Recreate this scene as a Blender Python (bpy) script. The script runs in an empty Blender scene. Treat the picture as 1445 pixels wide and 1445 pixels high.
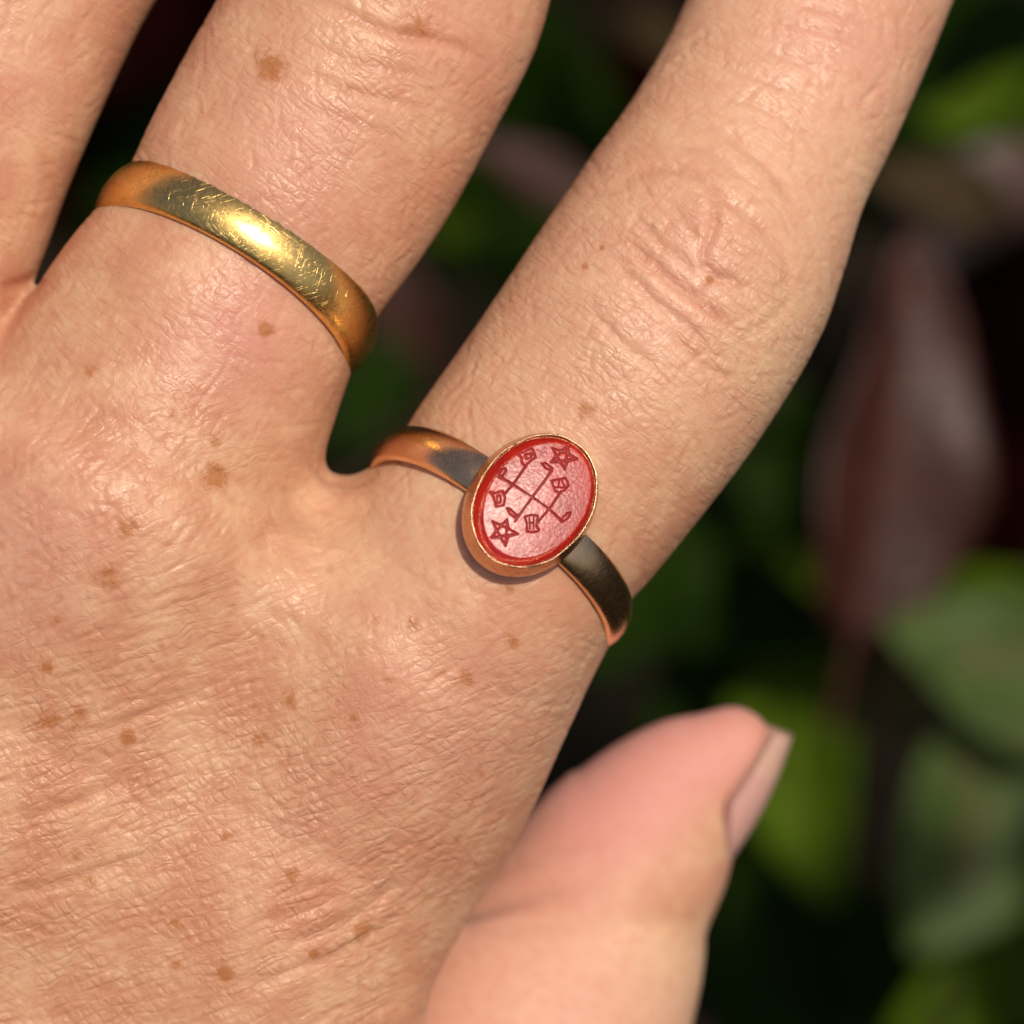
import bpy, math, random
import numpy as np
from mathutils import Vector, Matrix, Euler

random.seed(4)
rng = np.random.default_rng(4)
sc = bpy.context.scene
COL = sc.collection

# ------------------------------------------------------------------ camera, sky, sun, exposure
D = 240.0                    # mm from lens to the hand
PPM = 23.0                   # photograph pixels per mm at the hand
TILT = math.radians(40)      # the camera looks down at the hand, 50 degrees below the horizontal
HH = 0.55                    # height of the hand above the soil, m
ROT = Euler((TILT, 0, 0)).to_matrix()
ORG = Vector((0, 0, HH))

def to_world(p):             # hand frame (mm; x right, y up the hand, z towards the viewer) -> world metres
    return ROT @ (Vector(p) * 0.001) + ORG

cam = bpy.data.cameras.new('camera')
cam.sensor_width = 36
cam.lens = 36 * D / (1445 / PPM)
cam.clip_start = 0.005
cam.clip_end = 200
cam.dof.use_dof = True
cam.dof.focus_distance = (D + 1.5) * 0.001
cam.dof.aperture_fstop = 20.0
camo = bpy.data.objects.new('camera', cam)
COL.objects.link(camo)
camo.location = to_world((0, 0, D))
camo.rotation_euler = (TILT, 0, 0)
sc.camera = camo

SUN_LOCAL = Vector((0.22, 0.30, 0.93)).normalized()
SUN_W = (ROT @ SUN_LOCAL).normalized()
w = bpy.data.worlds.new('World')
sc.world = w
w.use_nodes = True
nt = w.node_tree
nt.nodes.clear()
sky = nt.nodes.new('ShaderNodeTexSky')
sky.sky_type = 'NISHITA'
sky.sun_disc = False
sky.sun_elevation = math.asin(SUN_W.z)
sky.sun_rotation = math.atan2(SUN_W.x, SUN_W.y)
sky.dust_density = 4.0
sky.ozone_density = 0.6
bg = nt.nodes.new('ShaderNodeBackground')
bg.inputs['Strength'].default_value = 0.065
wo = nt.nodes.new('ShaderNodeOutputWorld')
nt.links.new(sky.outputs[0], bg.inputs[0])
nt.links.new(bg.outputs[0], wo.inputs[0])

sl = bpy.data.lights.new('sun', 'SUN')
sl.energy = 3.0
sl.angle = math.radians(3.5)
sl.color = (1.0, 0.91, 0.77)
so = bpy.data.objects.new('sun', sl)
COL.objects.link(so)
so.location = (0, 0, 3)
so.rotation_euler = SUN_W.to_track_quat('Z', 'Y').to_euler()

sc.view_settings.view_transform = 'Standard'
sc.view_settings.look = 'None'
sc.view_settings.exposure = 0.10
sc.view_settings.gamma = 1.0
sc.render.engine = 'CYCLES'
sc.cycles.use_denoising = True
sc.cycles.max_bounces = 8
sc.cycles.sample_clamp_indirect = 8

# ------------------------------------------------------------------ helpers
def tag(o, label=None, cat=None, group=None, kind=None):
    if label: o['label'] = label
    if cat: o['category'] = cat
    if group: o['group'] = group
    if kind: o['kind'] = kind
    return o

def mesh_np(name, V, F, smooth=True):
    """V (n,3) metres, F (m,4) or list of faces"""
    me = bpy.data.meshes.new(name)
    V = np.asarray(V, dtype=np.float32)
    if isinstance(F, np.ndarray):
        k = F.shape[1]
        me.vertices.add(len(V)); me.vertices.foreach_set('co', V.ravel())
        me.loops.add(F.size); me.loops.foreach_set('vertex_index', F.ravel().astype(np.int32))
        me.polygons.add(len(F))
        me.polygons.foreach_set('loop_start', np.arange(0, F.size, k, dtype=np.int32))
        me.update(calc_edges=True)
    else:
        me.from_pydata([tuple(map(float, v)) for v in V], [], F)
        me.update()
    if smooth:
        me.polygons.foreach_set('use_smooth', np.ones(len(me.polygons), dtype=bool))
    return me

def link(name, me, mat=None, parent=None):
    o = bpy.data.objects.new(name, me)
    COL.objects.link(o)
    if mat is not None and not me.materials: me.materials.append(mat)
    if parent is not None: o.parent = parent
    return o

def grid_faces(nu, nv, wu=False, wv=False):
    i, j = np.meshgrid(np.arange(nu if wu else nu - 1), np.arange(nv if wv else nv - 1), indexing='ij')
    i2, j2 = (i + 1) % nu, (j + 1) % nv
    return np.stack([i * nv + j, i2 * nv + j, i2 * nv + j2, i * nv + j2], -1).reshape(-1, 4)

def px(p, z=0.0):            # photograph pixel at depth z -> mm
    s = (D - z) / D / PPM
    return np.array([(p[0] - 722.5) * s, (722.5 - p[1]) * s])

def to_px(x, y, z):
    s = D / (D - z) * PPM
    return x * s + 722.5, 722.5 - y * s

class NT:
    def __init__(self, name):
        self.m = bpy.data.materials.new(name); self.m.use_nodes = True
        self.t = self.m.node_tree; self.n = self.t.nodes
        self.b = self.n['Principled BSDF']
    def new(self, typ, **kw):
        nd = self.n.new(typ)
        for k, v in kw.items(): setattr(nd, k, v)
        return nd
    def set(self, sock, v):
        if hasattr(v, 'links') or isinstance(v, bpy.types.NodeSocket): self.t.links.new(v, sock)
        else: sock.default_value = v
    def math(self, op, a, b=0.0, c=None, clamp=False):
        nd = self.new('ShaderNodeMath', operation=op, use_clamp=clamp)
        self.set(nd.inputs[0], a); self.set(nd.inputs[1], b)
        if c is not None: self.set(nd.inputs[2], c)
        return nd.outputs[0]
    def mix(self, f, a, b, mode='MIX'):
        nd = self.new('ShaderNodeMix', data_type='RGBA', blend_type=mode)
        self.set(nd.inputs[0], f); self.set(nd.inputs[6], a); self.set(nd.inputs[7], b)
        return nd.outputs[2]
    def fmix(self, f, a, b):
        nd = self.new('ShaderNodeMix', data_type='FLOAT')
        self.set(nd.inputs[0], f); self.set(nd.inputs[2], a); self.set(nd.inputs[3], b)
        return nd.outputs[0]
    def ramp(self, v, a, b, c=0.0, d=1.0, smooth=True):
        nd = self.new('ShaderNodeMapRange', interpolation_type='SMOOTHSTEP' if smooth else 'LINEAR')
        self.set(nd.inputs[0], v)
        for i, q in enumerate((a, b, c, d)): self.set(nd.inputs[i + 1], q)
        return nd.outputs[0]
    def mapping(self, vec, rot=(0, 0, 0), scale=(1, 1, 1), loc=(0, 0, 0)):
        nd = self.new('ShaderNodeMapping', vector_type='TEXTURE')
        # TEXTURE type: divides by scale after inverse rotation
        self.set(nd.inputs[0], vec); nd.inputs['Rotation'].default_value = rot
        nd.inputs['Scale'].default_value = scale; nd.inputs['Location'].default_value = loc
        return nd.outputs[0]
    def noise(self, vec, scale, detail=2, rough=0.5, dist=0.0, out=0):
        nd = self.new('ShaderNodeTexNoise')
        self.set(nd.inputs['Vector'], vec); nd.inputs['Scale'].default_value = scale
        nd.inputs['Detail'].default_value = detail; nd.inputs['Roughness'].default_value = rough
        nd.inputs['Distortion'].default_value = dist
        return nd.outputs[out]
    def voro(self, vec, scale, feature='DISTANCE_TO_EDGE', rnd=1.0):
        nd = self.new('ShaderNodeTexVoronoi', feature=feature, voronoi_dimensions='2D')
        self.set(nd.inputs['Vector'], vec); nd.inputs['Scale'].default_value = scale
        nd.inputs['Randomness'].default_value = rnd
        return nd
    def attr(self, name, out='Fac'):
        nd = self.new('ShaderNodeAttribute', attribute_name=name)
        return nd.outputs[out]
    def obj_mm(self):
        tc = self.new('ShaderNodeTexCoord')
        vm = self.new('ShaderNodeVectorMath', operation='SCALE')
        self.t.links.new(tc.outputs['Object'], vm.inputs[0]); vm.inputs['Scale'].default_value = 1000
        return vm.outputs[0]
    def vadd(self, a, b, s=1.0):
        m = self.new('ShaderNodeVectorMath', operation='MULTIPLY_ADD')
        self.set(m.inputs[0], b); m.inputs[1].default_value = (s, s, s); self.set(m.inputs[2], a)
        return m.outputs[0]
    def bump(self, h, dist, strength=1.0, normal=None):
        nd = self.new('ShaderNodeBump')
        nd.inputs['Strength'].default_value = strength; nd.inputs['Distance'].default_value = dist
        self.set(nd.inputs['Height'], h)
        if normal is not None: self.set(nd.inputs['Normal'], normal)
        return nd.outputs[0]

# ------------------------------------------------------------------ materials
def skin_material():
    M = NT('skin')
    P = M.obj_mm()
    warp = M.noise(P, 0.55, 2, 0.5, out=1)
    sub = M.new('ShaderNodeVectorMath', operation='SUBTRACT'); M.set(sub.inputs[0], warp); sub.inputs[1].default_value = (.5, .5, .5)
    Pw = M.vadd(P, sub.outputs[0], 0.9)
    dors = M.attr('dorsum')
    fine = M.attr('relief')

    def furrow(ang, length, width, hi=0.4, seed=0.0):
        c = M.mapping(Pw, rot=(0, 0, math.radians(ang)), scale=(length, width, 1.0), loc=(seed, seed * .7, 0))
        v = M.voro(c, 1.0)
        return M.ramp(v.outputs[0], 0.0, hi, smooth=False)
    # low domes between crossing furrows; two crossed families per region
    dA = furrow(22, 2.9, 0.62, 0.26, 3.1)
    dB = furrow(-46, 2.1, 0.66, 0.24, 9.7)
    dC = furrow(74, 1.7, 0.80, 0.22, 14.3)
    fA = furrow(-38, 1.9, 0.52, 0.28, 5.3)
    fB = furrow(46, 1.6, 0.58, 0.24, 1.9)
    micro = furrow(10, 0.30, 0.24, 0.35, 7.7)
    amp = M.ramp(M.noise(P, 0.25, 2), 0.35, 0.68, 0.5, 1.0)
    A = M.fmix(dors, fA, dA); B = M.fmix(dors, fB, dB)
    net = M.math('MULTIPLY', A, M.math('MULTIPLY', M.fmix(0.25, B, 1.0), M.fmix(0.45, dC, 1.0)))
    net = M.math('POWER', net, 0.7)
    h = M.math('ADD', M.math('MULTIPLY', net, amp), M.math('MULTIPLY', micro, 0.14))
    h = M.math('ADD', h, M.math('MULTIPLY', M.noise(P, 2.6, 2, 0.6), 0.30))
    h = M.math('MULTIPLY', h, fine)
    nrm = M.bump(h, 0.000090, 1.0)

    # colour: mottled blood under pale skin, darker and warmer in the furrows
    pink = M.attr('pink')
    mott = M.noise(P, 0.22, 4, 0.6)
    mot0 = mott
    mot2 = M.noise(P, 1.1, 3, 0.6)
    base = M.mix(M.ramp(mott, 0.35, 0.68), (0.55, 0.265, 0.150, 1), (0.68, 0.42, 0.25, 1))
    base = M.mix(M.math('MULTIPLY', M.attr('pale'), M.ramp(mot0, .25, .8, 1.0, .6)), base, (0.76, 0.50, 0.33, 1))
    base = M.mix(pink, base, (0.66, 0.295, 0.25, 1))
    base = M.mix(M.ramp(mot2, 0.4, 0.75, 0.0, 0.42), base, (0.60, 0.26, 0.165, 1))
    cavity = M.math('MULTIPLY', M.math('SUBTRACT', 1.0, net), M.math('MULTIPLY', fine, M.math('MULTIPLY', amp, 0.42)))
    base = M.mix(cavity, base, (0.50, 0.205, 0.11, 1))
    crease = M.attr('crease')
    base = M.mix(M.math('MULTIPLY', crease, 0.6, clamp=True), base, (0.52, 0.17, 0.09, 1))
    # freckles with ragged edges
    fr = M.attr('freckle')
    rag = M.noise(Pw, 1.5, 4, 0.75)
    frm = M.ramp(M.math('ADD', fr, M.math('MULTIPLY', M.math('SUBTRACT', rag, 0.5), 1.7)), 0.14, 0.80, 0.0, 0.85)
    tiny = M.voro(M.mapping(P, scale=(2.6, 2.6, 2.6)), 1.0, 'F1', 1.0)
    sp_ = M.math('MULTIPLY', M.ramp(tiny.outputs['Distance'], 0.05, 0.16, 1.0, 0.0), M.ramp(M.noise(P, .35, 1), .5, .62, 0, .30))
    base = M.mix(M.math('MULTIPLY', sp_, dors), base, (0.45, 0.17, 0.06, 1))
    frm = M.math('MULTIPLY', frm, M.ramp(fr, 0.02, 0.15))
    base = M.mix(frm, base, (0.42, 0.150, 0.045, 1))
    b = M.b
    M.set(b.inputs['Base Color'], base)
    M.set(b.inputs['Normal'], nrm)
    rsk = M.ramp(M.noise(P, 0.7, 2), 0.3, 0.7, 0.36, 0.50)
    M.set(b.inputs['Roughness'], M.fmix(M.ramp(fine, 0.3, 0.5), 0.62, rsk))
    b.inputs['IOR'].default_value = 1.45
    b.inputs['Subsurface Weight'].default_value = 0.45
    b.inputs['Subsurface Radius'].default_value = (2.6, 1.0, 0.5)
    b.inputs['Subsurface Scale'].default_value = 0.0009
    return M.m

def nail_material():
    M = NT('nail')
    P = M.obj_mm()
    t = M.attr('along')
    col = M.mix(M.ramp(t, 0.60, 0.68), (0.62, 0.34, 0.29, 1), (0.64, 0.39, 0.30, 1))
    M.set(M.b.inputs['Base Color'], col)
    M.b.inputs['Roughness'].default_value = 0.28
    M.b.inputs['Subsurface Weight'].default_value = 0.3
    M.b.inputs['Subsurface Radius'].default_value = (1.5, .7, .5)
    M.b.inputs['Subsurface Scale'].default_value = 0.0005
    c = M.mapping(P, rot=(0, 0, math.radians(60)), scale=(6, .3, .3))
    M.set(M.b.inputs['Normal'], M.bump(M.noise(c, 1.0, 2), 0.00003))
    return M.m

def gold_material(name, col, rough, worn, patch=None):
    M = NT(name)
    P = M.obj_mm()
    # scratches: long thin noise in three directions
    hs = None
    for ang, s in ((20, 0.0), (75, 5.0), (-40, 11.0)):
        c = M.mapping(P, rot=(0.2, 0.3, math.radians(ang)), scale=(1.8, 0.07, 0.5), loc=(s, s, s))
        n = M.ramp(M.noise(c, 1.0, 2, 0.6), 0.60, 0.72)
        hs = n if hs is None else M.math('ADD', hs, n)
    dent = M.noise(P, 1.3, 3, 0.6)
    h = M.math('ADD', M.math('MULTIPLY', hs, -0.55), M.math('MULTIPLY', dent, 0.5))
    M.set(M.b.inputs['Normal'], M.bump(h, 0.00004 * worn))
    tarn = M.ramp(M.noise(P, 0.8, 4, 0.65), 0.45, 0.7)
    c = M.mix(M.math('MULTIPLY', tarn, 0.35), (*col, 1), (col[0] * .80, col[1] * .74, col[2] * .62, 1))
    r = M.ramp(M.noise(P, 2.5, 4, 0.7), 0.3, 0.7, rough * 0.88, rough * 1.18)
    if patch:
        vd = M.new('ShaderNodeVectorMath', operation='DISTANCE')
        M.set(vd.inputs[0], P); vd.inputs[1].default_value = patch
        f = M.ramp(M.math('ADD', vd.outputs['Value'], M.math('MULTIPLY', M.noise(P, 1.8, 3), 0.9)), 0.85, 0.95, 1.0, 0.0)
        c = M.mix(f, c, (0.44, 0.39, 0.37, 1))
        r = M.fmix(f, r, 0.42)
    M.set(M.b.inputs['Base Color'], c)
    M.set(M.b.inputs['Roughness'], r)
    M.b.inputs['Metallic'].default_value = 1.0
    return M.m

def stone_material():
    M = NT('carnelian')
    P = M.obj_mm()
    c = M.mix(M.ramp(M.noise(P, 0.6, 3), 0.35, 0.7), (0.42, 0.014, 0.008, 1), (0.33, 0.009, 0.007, 1))
    g = M.attr('groove')
    c = M.mix(M.math('MULTIPLY', g, 0.75), c, (0.17, 0.006, 0.006, 1))
    M.set(M.b.inputs['Base Color'], c)
    h = None
    for ang, s in ((35, 0.0), (-20, 4.0), (80, 9.0)):
        q = M.mapping(P, rot=(0, 0, math.radians(ang)), scale=(1.2, 0.05, 1), loc=(s, s, 0))
        n = M.ramp(M.noise(q, 1.0, 2, 0.6), 0.64, 0.74)
        h = n if h is None else M.math('ADD', h, n)
    h = M.math('ADD', M.math('MULTIPLY', h, -0.22), M.math('MULTIPLY', M.noise(P, 5.0, 3), 0.8))
    M.set(M.b.inputs['Normal'], M.bump(h, 0.000025))
    table = M.attr('table')
    rr = M.ramp(M.noise(P, 1.4, 4, 0.7), 0.3, 0.7, 0.30, 0.38)
    r = M.fmix(table, 0.16, rr)
    M.set(M.b.inputs['Roughness'], M.fmix(g, r, 0.5))
    M.b.inputs['IOR'].default_value = 1.54
    M.b.inputs['Subsurface Weight'].default_value = 0.4
    M.b.inputs['Subsurface Radius'].default_value = (1.0, .1, .05)
    M.b.inputs['Subsurface Scale'].default_value = 0.0008
    return M.m

def leaf_material(name, top, vein, rough=0.38, blotch=None, spec=.5):
    M = NT(name)
    P = M.obj_mm()
    v = M.attr('vein')
    n = M.noise(P, 0.12, 4, 0.6)
    c = M.mix(M.ramp(n, 0.3, 0.7), (*top, 1), (top[0] * .55, top[1] * .62, top[2] * .6, 1))
    if blotch: c = M.mix(M.ramp(M.noise(P, 0.07, 3), 0.5, 0.62, 0, .8), c, (*blotch, 1))
    c = M.mix(M.math('MULTIPLY', v, 0.7), c, (*vein, 1))
    M.set(M.b.inputs['Base Color'], c)
    M.b.inputs['Roughness'].default_value = rough
    M.b.inputs['Specular IOR Level'].default_value = spec
    M.b.inputs['Subsurface Weight'].default_value = 0.0
    M.set(M.b.inputs['Normal'], M.bump(M.noise(P, 0.6, 3), 0.0004))
    return M.m

def simple_material(name, a, b, scale, rough=0.9, bump=0.002):
    M = NT(name)
    P = M.obj_mm()
    n = M.noise(P, scale, 5, 0.65)
    M.set(M.b.inputs['Base Color'], M.mix(M.ramp(n, .3, .7), (*a, 1), (*b, 1)))
    M.b.inputs['Roughness'].default_value = rough
    M.b.inputs['Specular IOR Level'].default_value = .1
    M.set(M.b.inputs['Normal'], M.bump(n, bump))
    return M.m

MAT_SKIN = skin_material()
MAT_NAIL = nail_material()

# ------------------------------------------------------------------ soil
soil_mat = simple_material('soil', (0.014, 0.010, 0.005), (0.006, 0.004, 0.002), 0.03, 0.95, 0.01)
n = 60
gx = np.linspace(-1, 1, n)
gx = np.sign(gx) * np.abs(gx) ** 3 * 40
X, Y = np.meshgrid(gx, gx, indexing='ij')
Z = 0.012 * np.sin(X * 9 + 1) * np.cos(Y * 7) * (np.hypot(X, Y) < 3)
soil = link('ground', mesh_np('ground', np.stack([X, Y, Z], -1).reshape(-1, 3), grid_faces(n, n)), soil_mat)
tag(soil, 'dark bare soil far below the hand under the shrubs', kind='structure')

# ------------------------------------------------------------------ the hand as one continuous surface
# each element: stations (left edge px, right edge px, depth of the axis z, thickness / half width)
EL = {
 'index': [((290, 1080), (640, 1290), -16.5, .80), ((350, 960), (715, 1180), -14.0, .86), ((400, 850), (775, 1060), -11.6, .9), ((448, 755), (818, 978), -10.2, .92), ((522, 657), (857, 905), -9.4, .93), ((572, 597), (897, 845), -9.2, .93),
           ((650, 490), (985, 735), -9.2, .93), ((720, 388), (1068, 625), -9.3, .93), ((790, 283), (1142, 505), -9.6, .93),
           ((832, 225), (1190, 388), -10.2, .92), ((885, 160), (1228, 270), -11.2, .90), ((935, 75), (1272, 175), -12.4, .89),
           ((975, 0), (1322, 45), -13.6, .88), ((1035, -130), (1378, -100), -16, .88), ((1130, -290), (1440, -230), -19, .86),
           ((1215, -420), (1480, -380), -22, .82)],
 'middle': [((-180, 900), (230, 1100), -15, .85), ((-90, 640), (370, 880), -11.0, .92), ((-20, 510), (425, 740), -10.2, .92), ((60, 395), (470, 603), -9.6, .92), ((130, 303), (506, 505), -9.3, .93),
            ((187, 225), (545, 432), -9.3, .93), ((222, 155), (598, 358), -9.5, .93), ((258, 87), (650, 275), -9.7, .93),
            ((308, 0), (700, 180), -10, .93), ((360, -95), (762, 55), -10.4, .92), ((420, -180), (795, -60), -11.2, .92),
            ((520, -350), (850, -230), -14, .9), ((620, -540), (900, -450), -17, .88), ((690, -650), (925, -590), -20, .82)],
 'ring': [((-500, 480), (-60, 600), -11.5, .92), ((-400, 340), (10, 480), -11, .92), ((-330, 240), (58, 370), -10.6, .92), ((-290, 150), (100, 250), -10.4, .92),
          ((-240, 20), (152, 128), -10.6, .92), ((-180, -110), (212, 0), -11, .92), ((-110, -240), (285, -130), -12, .92),
          ((0, -420), (360, -320), -14, .9), ((110, -600), (430, -530), -17, .85)],
 'web': [((330, 840), (440, 910), -12.5, 2.0), ((385, 765), (495, 825), -12.2, 2.0), ((420, 712), (515, 757), -12.2, 1.9)],
 'little': [((-960, 560), (-560, 600), -16, .92), ((-880, 380), (-480, 450), -15.5, .92), ((-800, 200), (-440, 270), -15.5, .92),
            ((-740, 20), (-400, 90), -16, .9), ((-660, -170), (-350, -100), -18, .88), ((-580, -330), (-310, -280), -20, .82)],
 'thumb': [((120, 2050), (640, 2080), -20, .85), ((350, 1800), (850, 1830), -24, .85), ((470, 1600), (950, 1610), -27, .86), ((545, 1430), (985, 1460), -29, .87),
           ((640, 1305), (1000, 1365), -29.5, .88), ((706, 1217), (1010, 1288), -29.5, .87), ((768, 1142), (1036, 1228), -29.5, .85), ((835, 1082), (1054, 1168), -29.5, .82),
           ((892, 1054), (1068, 1124), -29.5, .80), ((936, 1040), (1086, 1104), -29.5, .79), ((972, 1026), (1100, 1080), -29.5, .79)],
}
EDGE_R = [(905, 800), (868, 872), (828, 945), (792, 1050), (755, 1130), (726, 1200), (697, 1270), (668, 1350), (652, 1445), (620, 1590), (480, 1800), (230, 2150), (60, 2500), (-40, 3000)]
EDGE_L = [(-700, 150), (-780, 300), (-810, 420), (-845, 560), (-865, 800), (-830, 1200), (-700, 1650), (-620, 2100), (-640, 2700), (-640, 3000)]
PALM = [((-770, 300), (850, 935), -13.0, 11.5), ((-800, 420), (800, 1052), -13.2, 11.7), ((-840, 560), (733, 1200), -13.5, 11.9),
        ((-860, 800), (622, 1445), -14.0, 12.5), ((-830, 1200), (450, 1800), -16, 14.0), ((-700, 1650), (230, 2150), -17, 15),
        ((-620, 2100), (60, 2500), -17, 15.5), ((-640, 2700), (-40, 3000), -17, 16)]

def resample(st, n):
    """stations -> arrays of centre (x,y), z, half width, thickness value; Catmull-Rom in between"""
    A = []
    for L, R, z, k in st:
        l, r = px(L, z), px(R, z)
        c = (l + r) / 2
        A.append([c[0], c[1], z, np.hypot(*(r - l)) / 2, k])
    A = np.array(A)
    E = np.vstack([2 * A[0] - A[1], A, 2 * A[-1] - A[-2]])
    d = np.concatenate([[0], np.cumsum(np.hypot(*(A[1:, :2] - A[:-1, :2]).T))])
    out = []
    for s in np.linspace(0, d[-1] - 1e-6, n):
        i = np.searchsorted(d, s, side='right') - 1
        t = (s - d[i]) / (d[i + 1] - d[i])
        p0, p1, p2, p3 = E[i], E[i + 1], E[i + 2], E[i + 3]
        out.append(0.5 * (2 * p1 + (p2 - p0) * t + (2 * p0 - 5 * p1 + 4 * p2 - p3) * t * t + (3 * p1 - p0 - 3 * p2 + p3) * t ** 3))
    return np.array(out)

CURVES = {k: resample(v, 160) for k, v in EL.items()}
# rings press a shallow waist into their fingers
def waist(name, p, depth, width):
    C = CURVES[name]
    q = px(p, -9.3)
    s = np.concatenate([[0], np.cumsum(np.hypot(*(C[1:, :2] - C[:-1, :2]).T))])
    i = np.argmin(np.hypot(C[:, 0] - q[0], C[:, 1] - q[1]))
    C[:, 3] -= depth * np.exp(-((s - s[i]) / width) ** 2)
waist('index', (735, 745), 0.22, 1.5)
waist('middle', (348, 370), 0.25, 1.8)
# --- sampling grid: fine inside the picture, coarser outside
def axis(lo, flo, fhi, hi, fine, coarse):
    mid = list(np.arange(flo, fhi, fine))
    a = [mid[-1]]; st = fine
    while a[-1] < hi: st = min(coarse, st * 1.25); a.append(a[-1] + st)
    b = [mid[0]]; st = fine
    while b[-1] > lo: st = min(coarse, st * 1.25); b.append(b[-1] - st)
    return np.array(b[:0:-1] + mid + a[1:], dtype=np.float32)
GX = axis(-76, -33, 30, 40, 0.26, 2.2)
GY = axis(-98, -33, 33, 72, 0.26, 2.2)
GZ = axis(-44, -39, 1.5, 8, 0.42, 1.5)
gx2, gy2 = np.meshgrid(GX, GY, indexing='ij')

def nearest(C):
    """per (x,y) of the grid: z axis, half width, thickness, lateral distance, overshoot past the ends"""
    P = C[:, :2]
    best = np.full(gx2.shape, 1e9, np.float32); idx = np.zeros(gx2.shape, np.int32)
    for i in range(len(P)):
        d = (gx2 - P[i, 0]) ** 2 + (gy2 - P[i, 1]) ** 2
        m = d < best
        best[m] = d[m]; idx[m] = i
    # refine: project on the tangent at the nearest sample
    T = np.gradient(P, axis=0); ln = np.hypot(*T.T); T = T / ln[:, None]
    dx, dy = gx2 - P[idx, 0], gy2 - P[idx, 1]
    along = dx * T[idx, 0] + dy * T[idx, 1]
    lat = dx * T[idx, 1] - dy * T[idx, 0]
    fi = np.clip(idx + along / ln[idx], 0, len(P) - 1)
    val = [np.interp(fi, np.arange(len(P)), C[:, q]).astype(np.float32) for q in (2, 3, 4)]
    over = np.where(idx == 0, np.minimum(along, 0), np.where(idx == len(P) - 1, np.maximum(along, 0), 0))
    return val, lat.astype(np.float32), over.astype(np.float32), fi

def smin(a, b, k):
    h = np.clip(0.5 + 0.5 * (b - a) / k, 0, 1)
    return b + (a - b) * h - k * h * (1 - h)

zz = GZ[None, None, :]
def finger_field(name):
    ov = 1.05 if name == 'thumb' else .84
    (z0, r, k), lat, over, fi = nearest(CURVES[name])
    rr = np.sqrt(lat ** 2 + (over * ov) ** 2)
    f = np.sqrt((rr / r)[:, :, None] ** 2 + ((zz - z0[:, :, None]) / (r * k)[:, :, None]) ** 2) - 1
    return (f * (r * np.minimum(k, 1))[:, :, None]).astype(np.float32)

def palm_field():
    C = resample(PALM, 160)
    (z0, r, h), lat, over, fi = nearest(C)
    p = 2.5
    def inside(pts, sign):
        P = np.array([px(q, -13.3) for q in pts]); best = np.full(gx2.shape, 1e9); sg = np.ones(gx2.shape)
        for a, b in zip(P[:-1], P[1:]):
            d = b - a; L = np.hypot(*d); d = d / L
            t = np.clip((gx2 - a[0]) * d[0] + (gy2 - a[1]) * d[1], 0, L)
            ex, ey = gx2 - a[0] - d[0] * t, gy2 - a[1] - d[1] * t
            q = ex * ex + ey * ey; m = q < best
            best[m] = q[m]; sg[m] = (np.sign(d[0] * (gy2 - a[1]) - d[1] * (gx2 - a[0])) * sign)[m]
        return np.sqrt(best) * sg
    eR, eL = inside(EDGE_R, -1), inside(EDGE_L, 1)
    rl = np.maximum(np.abs(eR + eL) / 2, 8)
    mfr = np.clip(1 - np.minimum(eR, eL) / rl, 0, 4)
    f = (mfr.astype(np.float32)[:, :, None] ** p + np.abs((zz - z0[:, :, None]) / h[:, :, None]) ** p) ** (1 / p) - 1
    g = np.where(f > 0, f * 14, f * h[:, :, None])
    cap = np.abs(over)[:, :, None] + np.zeros_like(zz) - 1.0 - 0 * zz
    cap = cap + 0.06 * (zz - z0[:, :, None]) ** 2 / 4
    k = 4.0
    hh = np.clip(0.5 + 0.5 * (g - cap) / k, 0, 1)
    return (cap + (g - cap) * hh + k * hh * (1 - hh)).astype(np.float32), np.minimum(eR, eL)

F, EIN = palm_field()
s_ = np.clip((EIN - 2) / 12, 0, 1) * np.clip((np.interp(gx2, [-60, -30, -11, 5], [22, 13, 1, -8]) - gy2) / 9, 0, 1); s_ = s_ * s_ * (3 - 2 * s_)
KP = (2.0 + 6.0 * s_).astype(np.float32)[:, :, None]; KF = (0.9 + 5.0 * s_).astype(np.float32)[:, :, None]
ff = {}
for nme in ('ring', 'middle', 'index', 'little'):
    ff[nme] = finger_field(nme)
fing = smin(smin(ff['index'], ff['middle'], KF), smin(ff['ring'], ff['little'], KF), KF)
F = smin(F, fing, KP)
F = smin(F, finger_field('web'), 2.2)
del fing, ff
# the thumb stays clear of the palm in view and merges into it towards the wrist
kk = np.clip((-36 - GY) / 20, 0.01, 1)[None, :, None] * 7 + 0.02
F = smin(F, finger_field('thumb'), kk.astype(np.float32))

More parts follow.
